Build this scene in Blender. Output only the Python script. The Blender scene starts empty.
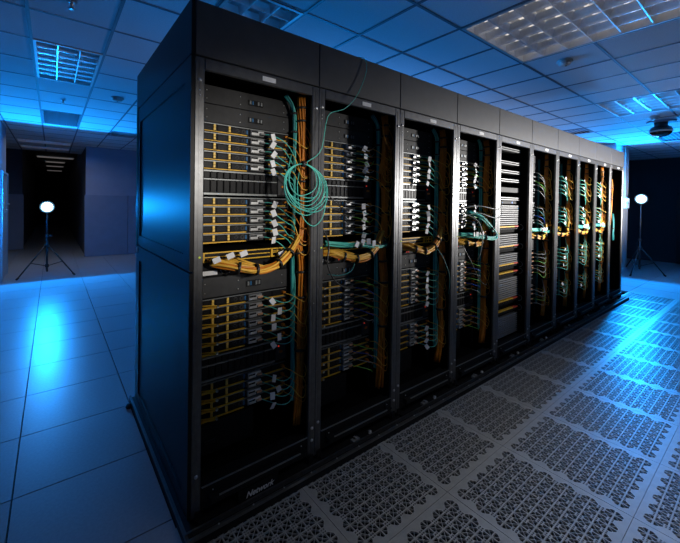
import bpy, math, random
from mathutils import Vector, Matrix
random.seed(7)
sc = bpy.context.scene
C = sc.collection
PI = math.pi
rnd = random.uniform

# ------------------------------------------------------------------ camera
CAM_Z = 1.5225
F_PX, CY, YAW, PITCH, ROLL = 357.6, 207.8, 0.6775, -0.0117, 0.0148
cam_d = bpy.data.cameras.new('camera'); cam = bpy.data.objects.new('camera', cam_d); C.objects.link(cam)
fw = Vector((math.sin(YAW)*math.cos(PITCH), math.cos(YAW)*math.cos(PITCH), math.sin(PITCH)))
r0 = Vector((math.cos(YAW), -math.sin(YAW), 0)); u0 = r0.cross(fw)
rt = r0*math.cos(ROLL) + u0*math.sin(ROLL); up = u0*math.cos(ROLL) - r0*math.sin(ROLL)
m = Matrix((rt, up, -fw)).transposed().to_4x4(); m.translation = (0, 0, CAM_Z)
cam.matrix_world = m
cam_d.sensor_width = 36; cam_d.sensor_fit = 'HORIZONTAL'; cam_d.lens = F_PX*36/680
cam_d.shift_y = -(271.5-CY)/680; cam_d.clip_start = 0.02; cam_d.clip_end = 100
sc.camera = cam

# ------------------------------------------------------------------ world and lights
w = bpy.data.worlds.new('dark_room'); sc.world = w; w.use_nodes = True
w.node_tree.nodes['Background'].inputs[0].default_value = (0.6, 0.72, 1, 1)
w.node_tree.nodes['Background'].inputs[1].default_value = 0.03
sc.view_settings.view_transform = 'Standard'; sc.view_settings.look = 'None'
sc.view_settings.exposure = 0; sc.view_settings.gamma = 1; sc.view_settings.use_curve_mapping = False

BLUE = (0.004, 0.29, 1.0)
def aim(o, tgt):
    o.rotation_euler = (Vector(tgt)-o.location).to_track_quat('-Z', 'Y').to_euler()
def spot(name, loc, tgt, power, color, size, blend, radius):
    l = bpy.data.lights.new(name, 'SPOT'); l.energy = power; l.color = color
    l.spot_size = math.radians(size); l.spot_blend = blend; l.shadow_soft_size = radius
    o = bpy.data.objects.new(name, l); C.objects.link(o); o.location = loc; aim(o, tgt); return o
# blue-gelled strobes on the two stands
LAMP_A = Vector((-0.08, 9.2, 1.37)); FACE_A = Vector((0.02, -1, 0.12)).normalized()
LAMP_B = Vector((10.5, 2.06, 1.73)); FACE_B = Vector((-1, -0.12, 0.12)).normalized()
pA = LAMP_A+FACE_A*0.2; pB = LAMP_B+FACE_B*0.2
spot('strobe_a', pA, pA+FACE_A, 350, BLUE, 168, 0.06, 0.07)
spot('strobe_b', pB, pB+FACE_B, 650, BLUE, 168, 0.25, 0.07)
# third blue strobe, low behind the row of racks
spot('strobe_c', (3.5, 5.0, 1.9), (3.5, 3.2, 2.95), 330, BLUE, 130, 0.5, 0.1)
# white softbox of the photographer, in the aisle to the right of the frame
ko = spot('softbox', (6.8, -1.52, 1.80), (6.5, 1.68, 1.68), 2900, (1, 0.97, 0.94), 128, 0.8, 0.2)
ko.scale = (1, 0.205, 1)      # strip light: wide and low beam
# added fill lights without fixtures: for the aisle floor, left floor and back wall
def fill_light(name, loc, sx, sy, power, spread):
    l = bpy.data.lights.new(name, 'AREA'); l.shape = 'RECTANGLE'; l.size = sx; l.size_y = sy; l.energy = power; l.color = (0.95, 0.97, 1)
    l.spread = math.radians(spread); o = bpy.data.objects.new(name, l); C.objects.link(o); o.location = loc; return o
fill_light('aisle_fill', (2.3, -0.45, 2.93), 2.2, 0.5, 14, 92)
fill_light('left_fill', (-0.25, 2.2, 2.93), 0.5, 1.0, 0.4, 95)
fill_light('back_fill', (-0.15, 10.6, 2.93), 1.0, 0.5, 10, 160)
# gridded white strobe beside the camera, on the first rack
spot('grid_strobe', (1.0, -1.3, 1.95), (0.93, 1.8, 1.54), 240, (1, 0.95, 0.88), 27, 0.9, 0.12)

# ------------------------------------------------------------------ materials
MATS = {}
def mat(name, col, rough=0.5, metal=0.0, spec=0.5, noise=0.0, nscale=40, bump=0.0, bscale=200, emit=None, estr=0, coat=0):
    if name in MATS: return MATS[name]
    M = bpy.data.materials.new(name); M.use_nodes = True; nt = M.node_tree; b = nt.nodes['Principled BSDF']
    b.inputs['Base Color'].default_value = (*col, 1); b.inputs['Roughness'].default_value = rough
    b.inputs['Metallic'].default_value = metal; b.inputs['Specular IOR Level'].default_value = spec
    if coat: b.inputs['Coat Weight'].default_value = coat
    if noise or bump:
        tc = nt.nodes.new('ShaderNodeTexCoord')
    if noise:
        n = nt.nodes.new('ShaderNodeTexNoise'); n.inputs['Scale'].default_value = nscale; n.inputs['Detail'].default_value = 4
        nt.links.new(tc.outputs['Object'], n.inputs['Vector'])
        r = nt.nodes.new('ShaderNodeValToRGB')
        r.color_ramp.elements[0].position = 0.3; r.color_ramp.elements[1].position = 0.7
        r.color_ramp.elements[0].color = (*[max(0, c*(1-noise)) for c in col], 1)
        r.color_ramp.elements[1].color = (*[min(1, c*(1+noise)) for c in col], 1)
        nt.links.new(n.outputs['Fac'], r.inputs['Fac']); nt.links.new(r.outputs['Color'], b.inputs['Base Color'])
    if bump:
        n2 = nt.nodes.new('ShaderNodeTexNoise'); n2.inputs['Scale'].default_value = bscale
        nt.links.new(tc.outputs['Object'], n2.inputs['Vector'])
        bp = nt.nodes.new('ShaderNodeBump'); bp.inputs['Strength'].default_value = bump; bp.inputs['Distance'].default_value = 0.002
        nt.links.new(n2.outputs['Fac'], bp.inputs['Height']); nt.links.new(bp.outputs['Normal'], b.inputs['Normal'])
    if emit:
        b.inputs['Emission Color'].default_value = (*emit, 1); b.inputs['Emission Strength'].default_value = estr
    MATS[name] = M; return M
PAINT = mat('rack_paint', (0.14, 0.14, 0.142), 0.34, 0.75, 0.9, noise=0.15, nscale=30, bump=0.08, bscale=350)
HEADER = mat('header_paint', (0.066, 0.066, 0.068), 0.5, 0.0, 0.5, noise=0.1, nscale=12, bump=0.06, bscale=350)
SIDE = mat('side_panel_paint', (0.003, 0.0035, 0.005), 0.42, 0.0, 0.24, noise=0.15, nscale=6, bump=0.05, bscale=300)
INNER = mat('interior_black', (0.006, 0.006, 0.006), 0.7, 0, 0.08, noise=0.2, nscale=20)
DARK = mat('chassis_black', (0.011, 0.011, 0.012), 0.5, 0, 0.14, noise=0.3, nscale=60)
PLATE = mat('blank_plate', (0.046, 0.046, 0.047), 0.55, 0, 0.18, noise=0.12, nscale=25)
STEEL = mat('bright_steel', (0.64, 0.64, 0.63), 0.35, 0.8, 0.5, noise=0.12, nscale=90)
LIDGREY = mat('lid_grey', (0.23, 0.24, 0.24), 0.4, 0.5, 0.5, noise=0.1, nscale=80)
CARRIER = mat('drive_carrier', (0.012, 0.012, 0.013), 0.4, 0.0, 0.16, noise=0.4, nscale=140)
YELLOW = mat('yellow_plastic', (0.80, 0.44, 0.02), 0.5, noise=0.15, nscale=60)
LATCH = mat('latch_yellow', (0.92, 0.60, 0.12), 0.4, noise=0.1, nscale=60)
AMBER = mat('amber_switch', (0.80, 0.46, 0.03), 0.45, noise=0.2, nscale=60)
BLUEP = mat('blue_port', (0.02, 0.13, 0.3), 0.4, noise=0.1, nscale=60)
ORANGE = mat('orange_jacket', (0.62, 0.20, 0.010), 0.42, noise=0.12, nscale=30)
GOLD = mat('gold_jacket', (0.95, 0.52, 0.07), 0.42, noise=0.12, nscale=30)
TEAL = mat('teal_jacket', (0.09, 0.56, 0.46), 0.4, noise=0.1, nscale=30)
TEALD = mat('dark_teal_jacket', (0.02, 0.26, 0.27), 0.45, noise=0.1, nscale=30)
GREYC = mat('grey_jacket', (0.32, 0.34, 0.33), 0.4, noise=0.1, nscale=30)
BLACKC = mat('black_jacket', (0.02, 0.02, 0.02), 0.4, noise=0.1, nscale=30)
BLUEC = mat('blue_jacket', (0.03, 0.10, 0.55), 0.4, noise=0.1, nscale=30)
GREENC = mat('green_jacket', (0.18, 0.55, 0.08), 0.4, noise=0.1, nscale=30)
WHITE = mat('white_label', (0.80, 0.80, 0.80), 0.6, noise=0.05, nscale=60)
PINKPLUG = mat('copper_plug', (0.75, 0.42, 0.25), 0.35, 0.3, noise=0.1, nscale=60)
RED = mat('red_led', (0.5, 0.02, 0.01), 0.4, noise=0.05, nscale=60, emit=(1, 0.05, 0.02), estr=0.5)
GREENLED = mat('green_led', (0.4, 0.5, 0.05), 0.4, noise=0.05, nscale=60, emit=(0.6, 0.7, 0.1), estr=0.35)
BARGREY = mat('bar_grey', (0.27, 0.27, 0.27), 0.4, 0.2, 0.5, noise=0.1, nscale=60)
PERF = mat('perforated_steel', (0.42, 0.42, 0.41), 0.36, 0.3, 0.5, noise=0.08, nscale=25, bump=0.05, bscale=260)
TILE = mat('floor_laminate', (0.34, 0.35, 0.37), 0.32, 0.0, 0.5, noise=0.08, nscale=70, bump=0.03, bscale=120)
PIT = mat('underfloor', (0.008, 0.008, 0.009), 0.8, noise=0.2, nscale=8)
CEILT = mat('ceiling_tile', (0.74, 0.75, 0.77), 0.85, 0, 0.2, noise=0.06, nscale=90, bump=0.35, bscale=140)
TBAR = mat('ceiling_bar', (0.16, 0.17, 0.20), 0.65, 0.0, 0.5, noise=0.06, nscale=40)  # bars darkened, shadow gaps at the tile edges put into their colour
PLENUM = mat('plenum', (0.05, 0.05, 0.055), 0.9, noise=0.1, nscale=5)
ALU = mat('louvre_aluminium', (0.92, 0.92, 0.92), 0.33, 0.6, 0.5, noise=0.06, nscale=30)
TUBEGLOW = mat('added_glow_tube', (0.75, 0.75, 0.72), 0.3, noise=0.03, nscale=30, emit=(1, .90, .80), estr=0.6)  # tube glow added to brighten the louvres and the aisle floor
TUBEDIM = mat('faint_lamp_tube', (0.75, 0.75, 0.72), 0.3, noise=0.03, nscale=30, emit=(1, .9, .82), estr=0.22)
TUBEG = mat('lamp_tube', (0.75, 0.75, 0.72), 0.3, noise=0.03, nscale=30)
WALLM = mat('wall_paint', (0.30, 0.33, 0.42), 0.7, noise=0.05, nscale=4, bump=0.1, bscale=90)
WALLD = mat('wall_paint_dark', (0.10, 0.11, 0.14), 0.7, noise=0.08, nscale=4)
WAINM = mat('wall_lower_panel', (0.22, 0.25, 0.33), 0.55, noise=0.05, nscale=5)
DOORM = mat('door_paint', (0.42, 0.47, 0.52), 0.4, noise=0.05, nscale=4)
COLM = mat('column_paint', (0.50, 0.52, 0.55), 0.6, noise=0.04, nscale=5, bump=0.1, bscale=90)
STAND = mat('stand_black', (0.02, 0.02, 0.022), 0.4, noise=0.1, nscale=40)
BULB = mat('strobe_bulb', (0.8, 0.9, 1), 0.4, noise=0.02, nscale=10, emit=(0.35, 0.75, 1.0), estr=14)
PLASTIC = mat('white_plastic', (0.62, 0.60, 0.58), 0.5, noise=0.05, nscale=40)
GLASSB = mat('smoked_dome', (0.01, 0.01, 0.012), 0.12, 0, 0.6, noise=0.1, nscale=5, coat=0.5)

# ------------------------------------------------------------------ mesh helpers
class MB:
    def __init__(s): s.v = []; s.f = []; s.sm = []
    def add(s, vs, fs, smooth=False):
        o = len(s.v); s.v += [tuple(p) for p in vs]; s.f += [tuple(i+o for i in f) for f in fs]; s.sm += [smooth]*len(fs); return s
    def box(s, x0, x1, y0, y1, z0, z1):
        vs = [(x, y, z) for z in (z0, z1) for y in (y0, y1) for x in (x0, x1)]
        return s.add(vs, [(0, 2, 3, 1), (4, 5, 7, 6), (0, 1, 5, 4), (2, 6, 7, 3), (0, 4, 6, 2), (1, 3, 7, 5)])
    def cbox(s, x0, x1, y0, y1, z0, z1, c):
        """box with chamfered front (-y) edges"""
        vs = [(x0+c, y0, z0+c), (x1-c, y0, z0+c), (x1-c, y0, z1-c), (x0+c, y0, z1-c),
              (x0, y0+c, z0), (x1, y0+c, z0), (x1, y0+c, z1), (x0, y0+c, z1),
              (x0, y1, z0), (x1, y1, z0), (x1, y1, z1), (x0, y1, z1)]
        fs = [(0, 1, 2, 3), (11, 10, 9, 8)]
        for i in range(4):
            j = (i+1) % 4
            fs += [(i+4, j+4, j, i), (i+8, j+8, j+4, i+4)]
        return s.add(vs, fs)
    def tube(s, pts, r, n=6, cap=True):
        pts = [Vector(p) for p in pts]
        t0 = (pts[1]-pts[0]).normalized()
        nrm = t0.orthogonal().normalized(); vs = []; fs = []
        for i, p in enumerate(pts):
            t = (pts[min(i+1, len(pts)-1)]-pts[max(i-1, 0)]).normalized()
            nrm = (nrm - t*nrm.dot(t)).normalized(); bn = t.cross(nrm)
            rr = r[i] if isinstance(r, (list, tuple)) else r
            for k in range(n):
                a = 2*PI*k/n; vs.append(p+(nrm*math.cos(a)+bn*math.sin(a))*rr)
        for i in range(len(pts)-1):
            for k in range(n):
                fs.append((i*n+k, i*n+(k+1) % n, (i+1)*n+(k+1) % n, (i+1)*n+k))
        s.add(vs, fs, True)
        if cap:
            o = len(s.v)-len(vs)
            s.f += [tuple(o+k for k in reversed(range(n))), tuple(o+len(vs)-n+k for k in range(n))]; s.sm += [False]*2
        return s
    def lathe(s, prof, c=(0, 0, 0), axis='z', n=16, smooth=True):
        vs = []; fs = []
        for (r, h) in prof:
            for k in range(n):
                a = 2*PI*k/n; x, y = r*math.cos(a), r*math.sin(a)
                p = (x, y, h) if axis == 'z' else ((x, h, y) if axis == 'y' else (h, x, y))
                vs.append((p[0]+c[0], p[1]+c[1], p[2]+c[2]))
        for i in range(len(prof)-1):
            for k in range(n):
                fs.append((i*n+k, i*n+(k+1) % n, (i+1)*n+(k+1) % n, (i+1)*n+k))
        fs += [tuple(range(n)), tuple((len(prof)-1)*n+k for k in range(n))]
        return s.add(vs, fs, smooth)
    def mesh(s, name, material):
        me = bpy.data.meshes.new(name); me.from_pydata(s.v, [], s.f)
        me.polygons.foreach_set('use_smooth', s.sm); me.materials.append(material)
        me.update(); return me
def smooth_path(pts, sub=5):
    P = [Vector(p) for p in pts]; P = [P[0]*2-P[1]]+P+[P[-1]*2-P[-2]]; out = []
    for i in range(1, len(P)-2):
        for k in range(sub):
            t = k/sub; a, b, c, d = P[i-1], P[i], P[i+1], P[i+2]
            out.append(0.5*((2*b)+(c-a)*t+(2*a-5*b+4*c-d)*t*t+(3*b-a-3*c+d)*t**3))
    out.append(P[-2]); return out
def put(name, me, parent=None, loc=(0, 0, 0), rot=(0, 0, 0)):
    o = bpy.data.objects.new(name, me); C.objects.link(o); o.location = loc; o.rotation_euler = rot
    if parent is not None: o.parent = parent
    return o
def tag(o, label, cat, group=None):
    o['label'] = label; o['category'] = cat
    if group: o['group'] = group
    return o
def thing(name, label, cat, loc=(0, 0, 0), rot=(0, 0, 0), group=None):
    o = put(name, None, None, loc, rot); o.empty_display_size = 0.05; return tag(o, label, cat, group)
def struct(name, me, **k):
    o = put(name, me, **k); o['kind'] = 'structure'; return o
CACHE = {}
def shared(key, fn, material):
    if key not in CACHE:
        mb = MB(); fn(mb); CACHE[key] = mb.mesh(str(key) if isinstance(key, str) else str(key[0]), material)
    return CACHE[key]

# ------------------------------------------------------------------ room dimensions
CEIL = 2.951
X0, Y0, RP, ND = 0.4994, 1.6805, 0.6878, 10
ROW_END = X0+RP*ND
GX0, GXP, GY0, GYP = 1.047, 0.594, 1.094, 0.656          # perforated floor grid
LX0, LY0, LP = -0.1534, 2.4216, 0.6104                   # solid floor grid, left
PERF_END = GX0+12*GXP

# floor: base with a pit below the perforated tiles, then every tile
fb = MB()
fb.box(-4, 14.5, -4, 30, -0.45, -0.40)
fb.box(-4, 0.46, 0.5, 30, -0.06, -0.031)
fb.box(0.46, 14.5, 3.05, 30, -0.06, -0.031)
fb.box(PERF_END, 14.5, -4, 3.05, -0.06, -0.031)
floor = struct('floor', fb.mesh('floor', PIT))
g = 0.0035
tile_me = shared('floor_tile', lambda b: b.box(g, LP-g, g, LP-g, -0.03, 0), TILE)
for j in range(-3, 20):
    for i in range(-2, 5):
        x, y = LX0+i*LP, LY0+j*LP
        if i >= 1 and y < 3.0: continue
        if y > 11.7 and i >= 2: continue
        put('floor_tile', tile_me, floor, (x, y, 0))
tile2_me = shared('floor_tile_far', lambda b: b.box(g, GXP-g, g, GYP-g, -0.03, 0), TILE)
for i in range(0, 9):
    for j in range(-4, 6):
        put('floor_tile', tile2_me, floor, (PERF_END+i*GXP, GY0+j*GYP, 0))
fb2 = MB(); fb2.box(-4, 4, LY0+20*LP, 30, -0.03, 0)
put('corridor_floor', fb2.mesh('corridor_floor', TILE), floor)

# perforated tile: octagonal eight-wedge wheels with 2x2 small holes between them
def perforated_mesh():
    cu = bpy.data.curves.new('perforated', 'CURVE'); cu.dimensions = '2D'; cu.fill_mode = 'BOTH'; cu.extrude = 0.0035
    def poly(pts):
        s = cu.splines.new('POLY'); s.points.add(len(pts)-1)
        for p, q in zip(s.points, pts): p.co = (q[0], q[1], 0, 1)
        s.use_cyclic_u = True
    q = 0.0011
    poly([(q, q), (GXP-q, q), (GXP-q, GYP-q), (q, GYP-q)])
    N = 6; mg = 0.0120; px, py = (GXP-2*mg)/N, (GYP-2*mg)/N; a = 0.0322; ri = 0.0052; st = py/px
    centres = [(i+.5, j+.5) for i in range(N) for j in range(N)]+[(i, j) for i in range(1, N) for j in range(1, N)]
    for ci, cj in centres:                       # wheels of eight wedges, in a square lattice turned by 45 degrees
        cx, cy = mg+px*ci, mg+py*cj
        for k in range(8):
            a0 = k*PI/4; a1 = a0+PI/4; am = a0+PI/8
            h0, h1 = (.0030, .0013) if k % 2 == 0 else (.0013, .0030)
            pts = []
            for ang, rr, off in ((a0, ri, h0), (a0, a, h0), (am, a/math.cos(PI/8), 0), (a1, a, -h1), (a1, ri, -h1)):
                pts.append((rr*math.cos(ang)-off*math.sin(ang), rr*math.sin(ang)+off*math.cos(ang)))
            poly([(cx+x, cy+y*st) for x, y in pts])
    for ci, cj in [(i, j+.5) for i in range(1, N) for j in range(N)]+[(i+.5, j) for i in range(N) for j in range(1, N)]:
        for dx in (-1, 1):                       # four small holes between the wheels
            for dy in (-1, 1):
                x, y, h = mg+px*ci+dx*.0060, mg+py*cj+dy*.0060*st, .0039
                poly([(x-h, y-h), (x+h, y-h), (x+h, y+h), (x-h, y+h)])
    ob = bpy.data.objects.new('perforated', cu); C.objects.link(ob)
    dg = bpy.context.evaluated_depsgraph_get(); dg.update()
    me = bpy.data.meshes.new_from_object(ob.evaluated_get(dg)); me.name = 'perforated_floor_tile'
    bpy.data.objects.remove(ob); bpy.data.curves.remove(cu)
    me.materials.clear(); me.materials.append(PERF)
    for p in me.polygons: p.use_smooth = False
    return me
perf_me = perforated_mesh()
for i in range(-1, 12):
    for j in range(-3, 1):
        put('perforated_floor_tile', perf_me, floor, (GX0+i*GXP, GY0+j*GYP, -0.0035))

# ceiling: plenum, tiles, grid bars
cxs = [1.4794+0.544*k for k in range(-7, 24)]
cys = [2.288-0.6134*k for k in range(7, 0, -1)]+[2.288+0.645*k for k in range(0, 19)]
ceiling = struct('ceiling', MB().box(-3, 15, -4, 30, CEIL+0.2, CEIL+0.25).mesh('ceiling', PLENUM))
def ix(x): return min(range(len(cxs)), key=lambda k: abs(cxs[k]-x))
def iy(y): return min(range(len(cys)), key=lambda k: abs(cys[k]-y))
def C4(x0, x1, y0, y1): return (cxs[ix(x0)], cxs[ix(x1)], cys[iy(y0)], cys[iy(y1)])
FIX = {
 'A': C4(-.153, .391, 4.22, 5.51), 'B': C4(2.57, 3.66, .45, 1.675),
 'D': C4(5.83, 6.92, .45, 1.675), 'E': C4(.94, 1.48, 2.288, 3.578),
 'F': C4(-.697, .391, 11.32, 11.96), 'G': C4(-.697, .391, 12.6, 13.25)}
VENTS = {'v1': C4(-.153, .391, 7.448, 8.738), 'v2': C4(7.46, 8.0, 2.288, 2.933), 'v3': C4(9.09, 10.18, 1.06, 1.675), 'v4': C4(.94, 1.48, 8.738, 9.383)}
def taken(x, y):
    for c in list(FIX.values())+list(VENTS.values()):
        if c[0]-.01 < x < c[1]+.01 and c[2]-.01 < y < c[3]+.01: return True
    return False
ctile = {}
def ceil_tile_mesh(w_, d_):
    k = (round(w_, 3), round(d_, 3))
    if k not in ctile: ctile[k] = MB().box(.006, w_-.006, .006, d_-.006, 0, .015).mesh('ceiling_tile', CEILT)
    return ctile[k]
restx = MB()
for i in range(len(cxs)-1):
    for j in range(len(cys)-1):
        xa, xb, ya, yb = cxs[i], cxs[i+1], cys[j], cys[j+1]
        if taken((xa+xb)/2, (ya+yb)/2): continue
        near = (-1.9 < xa < 1.6 and 2.2 < ya < 11.0) or (0.9 < xa < 8.5 and 0.3 < ya < 2.6)
        if near: put('ceiling_tile', ceil_tile_mesh(xb-xa, yb-ya), ceiling, (xa, ya, CEIL+.004))
        else: restx.box(xa+.006, xb-.006, ya+.006, yb-.006, CEIL+.004, CEIL+.019)
ro = put('outer_ceiling_tiles', restx.mesh('outer_ceiling_tiles', CEILT), ceiling); ro['kind'] = 'stuff'
def inside(x, y):
    return any(c[0]+.02 < x < c[1]-.02 and c[2]+.02 < y < c[3]-.02 for c in list(FIX.values())+list(VENTS.values()))
def bar(p, q, ax):
    if ax == 'y': me = shared('grid_bar_y%.2f' % (q[1]-p[1]), lambda b: b.box(-.012, .012, 0, q[1]-p[1], 0, .006), TBAR)
    else: me = shared('grid_bar_x%.2f' % (q[0]-p[0]), lambda b: b.box(0, q[0]-p[0], -.012, .012, 0, .006), TBAR)
    put('grid_bar', me, ceiling, (p[0], p[1], CEIL+(.0006 if ax == 'x' else 0)))
for x in cxs:
    st = cys[0]
    for a_, b_ in zip(cys, cys[1:]):
        if inside(x, (a_+b_)/2):
            if st is not None and a_ > st: bar((x, st), (x, a_), 'y')
            st = None
        elif st is None: st = a_
    if st is not None: bar((x, st), (x, cys[-1]), 'y')
for y in cys:
    st = cxs[0]
    for a_, b_ in zip(cxs, cxs[1:]):
        if inside((a_+b_)/2, y):
            if st is not None and a_ > st: bar((st, y), (a_, y), 'x')
            st = None
        elif st is None: st = a_
    if st is not None: bar((st, y), (cxs[-1], y), 'x')

# walls
struct('wall_left', MB().box(-.86, -.74, -4, 9.95, 0, CEIL+.2).mesh('wall_left', WALLM))
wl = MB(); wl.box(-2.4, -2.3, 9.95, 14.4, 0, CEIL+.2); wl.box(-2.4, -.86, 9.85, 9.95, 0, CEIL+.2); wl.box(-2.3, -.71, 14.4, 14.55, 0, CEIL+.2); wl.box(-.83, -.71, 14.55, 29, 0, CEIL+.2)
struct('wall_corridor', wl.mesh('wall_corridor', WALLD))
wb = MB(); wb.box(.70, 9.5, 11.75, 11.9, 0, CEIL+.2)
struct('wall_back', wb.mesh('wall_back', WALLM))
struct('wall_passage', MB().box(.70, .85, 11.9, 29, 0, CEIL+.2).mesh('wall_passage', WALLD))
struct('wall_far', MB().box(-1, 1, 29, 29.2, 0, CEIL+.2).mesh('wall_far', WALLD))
t1 = put('trim_1', None); t1['kind'] = 'structure'
lp_me = shared('lower_panel', lambda b: b.cbox(0, .985, 11.62, 11.75, 0.01, 1.66, .004), WAINM)
for k in range(5): put('lower_panel', lp_me, t1, (.67+k*.995, 0, 0))
t2 = put('trim_2', None); t2['kind'] = 'structure'
lp2 = shared('lower_panel_corridor', lambda b: b.cbox(0, .77, 14.30, 14.40, 0.01, 1.66, .004), WAINM)
for k in range(2): put('lower_panel', lp2, t2, (-.66-.78*(k+1), 0, 0))
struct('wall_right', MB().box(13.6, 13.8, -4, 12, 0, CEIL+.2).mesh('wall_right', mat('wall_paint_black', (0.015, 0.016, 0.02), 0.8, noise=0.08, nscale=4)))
# door in the left wall
dr = struct('door_1', MB().box(-.74, -.715, 8.9, 9.85, .005, 1.98).mesh('door_1', DOORM))
put('door_frame', MB().box(-.74, -.70, 8.83, 8.9, .0, 2.03).box(-.74, -.70, 9.85, 9.92, 0, 2.03).box(-.74, -.70, 8.9, 9.85, 1.985, 2.03).mesh('door_frame', DOORM), dr)
hd = put('door_handle', MB().box(-.715, -.705, 9.36, 9.45, 1.24, 1.50).tube([(-.70, 9.40, 1.42), (-.66, 9.40, 1.42), (-.655, 9.5, 1.42)], .011, 8).tube([(-.70, 9.4, 1.30), (-.68, 9.4, 1.30)], .02, 10).mesh('door_handle', STEEL), dr)
hd['label'] = 'steel lever handle with lock plate'
# column behind the far end of the racks
col = struct('column_1', MB().box(9.72, 10.78, 2.36, 3.1, 0, CEIL+.2).mesh('column_1', COLM))
put('column_base', MB().box(9.70, 10.80, 2.345, 3.1, 0, .1).mesh('column_base', COLM), col)
bx = thing('wall_box', 'small pale electrical box fixed to the blue-lit column', 'box', (10.28, 2.36, 1.63))
put('cover', MB().cbox(-.16, .16, -.10, 0, -.12, .12, .012).mesh('cover', PLASTIC), bx)
put('vent_slot', MB().box(-.1, .1, -.104, -.1, -.02, -.012).box(-.1, .1, -.104, -.1, .0, .008).box(-.1, .1, -.104, -.1, .02, .028).mesh('vent_slot', DARK), bx)
put('conduit', MB().tube([(0, -.04, .12), (0, -.04, 1.3)], .014, 8).mesh('conduit', PLASTIC), bx)

# ------------------------------------------------------------------ ceiling fixtures
def troffer(label, c, along, lanes, cells, group='recessed louvred ceiling lights', on=False):
    x0, x1, y0, y1 = c; cx, cy = (x0+x1)/2, (y0+y1)/2
    t = thing('ceiling_light', label, 'ceiling light', (cx, cy, CEIL), (0, 0, 0 if along == 'x' else PI/2), group)
    L, W = ((x1-x0), (y1-y0)) if along == 'x' else ((y1-y0), (x1-x0))
    L -= .03; W -= .03; hL, hW = L/2, W/2
    b = MB(); H = .11
    b.box(-hL, hL, -hW, hW, H, H+.01); b.box(-hL, -hL+.006, -hW, hW, 0, H); b.box(hL-.006, hL, -hW, hW, 0, H)
    b.box(-hL, hL, -hW, -hW+.006, 0, H); b.box(-hL, hL, hW-.006, hW, 0, H)
    put('housing', b.mesh('housing', mat('reflector_white', (.9, .9, .9), .4, noise=.03, nscale=20)), t)
    fr = MB(); e = .016
    fr.box(-hL-.006, hL+.006, -hW-.006, -hW+e, -.004, .002); fr.box(-hL-.006, hL+.006, hW-e, hW+.006, -.004, .002)
    fr.box(-hL-.006, -hL+e, -hW+e, hW-e, -.004, .002); fr.box(hL-e, hL+.006, -hW+e, hW-e, -.004, .002)
    put('frame', fr.mesh('frame', PLASTIC), t)
    def wedge(len_, tw, bw, zt):      # blade with concave flanks, thin at the bottom
        prof = [(-bw, .002), (-bw*1.6, .018), (-tw*.55, .04), (-tw, zt), (tw, zt), (tw*.55, .04), (bw*1.6, .018), (bw, .002)]
        n = len(prof); vs = [(-len_/2, a, z) for a, z in prof]+[(len_/2, a, z) for a, z in prof]
        fs = [(i, (i+1) % n, (i+1) % n+n, i+n) for i in range(n)]+[tuple(reversed(range(n))), tuple(range(n, 2*n))]
        return MB().add(vs, fs)
    lw = W/lanes; kl = ('lb', round(L, 3))
    if kl not in CACHE: CACHE[kl] = wedge(L-.02, .028, .004, .075).mesh('long_blade', ALU)
    kc = ('cb', round(lw, 3))
    if kc not in CACHE: CACHE[kc] = wedge(lw-.012, .020, .0025, .065).mesh('cross_blade', ALU)
    kt = ('tb', round(L, 3), on)
    TM = {False: TUBEG, True: TUBEGLOW, 'dim': TUBEDIM}[on]
    if kt not in CACHE: CACHE[kt] = MB().tube([(-L/2+.02, 0, 0), (L/2-.02, 0, 0)], .014, 8).mesh('lamp_tube', TM)
    for k in range(1, lanes): put('long_blade', CACHE[kl], t, (0, -hW+k*lw, 0))
    for k in range(lanes):
        put('lamp_tube', CACHE[kt], t, (0, -hW+(k+.5)*lw, .088))
        for q in range(1, cells): put('cross_blade', CACHE[kc], t, (-hL+q*L/cells, -hW+(k+.5)*lw, 0), (0, 0, PI/2))
    return t
troffer('blue-lit louvred ceiling light nearest the left wall, front of the left aisle', FIX['A'], 'y', 3, 7)
troffer('large square louvred ceiling light at the top right', FIX['B'], 'x', 6, 6, on=True)
troffer('bright blue-lit louvred ceiling light beside the dome camera', FIX['D'], 'x', 6, 6)
troffer('dim louvred ceiling light just above the nearest rack', FIX['E'], 'y', 3, 7)
troffer('dark wide louvred ceiling light over the tripod lamp', FIX['F'], 'x', 3, 6, on='dim')
troffer('dark louvred ceiling light behind the one over the tripod lamp', FIX['G'], 'x', 3, 6, on='dim')
for k, (y, wd) in enumerate(((15.5, 1.0), (17.4, .6), (19.6, .6), (22.6, .6))):
    t = thing('ceiling_light', ('first', 'second', 'third', 'fourth')[k]+' small ceiling light along the dark corridor', 'ceiling light', (.08, y, CEIL), group='recessed louvred ceiling lights')
    put('frame', MB().box(-wd/2, wd/2, -.3, -.28, -.02, .0).box(-wd/2, wd/2, .28, .3, -.02, 0).box(-wd/2, -wd/2+.02, -.28, .28, -.02, 0).box(wd/2-.02, wd/2, -.28, .28, -.02, 0).mesh('frame', PLASTIC), t)
    put('diffuser', MB().box(-wd/2+.02, wd/2-.02, -.28, .28, -.014, -.004).mesh('diffuser', mat('faint_diffuser', (.6, .6, .6), .5, noise=.03, nscale=10, emit=(1, .92, .88), estr=.09)), t)
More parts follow.
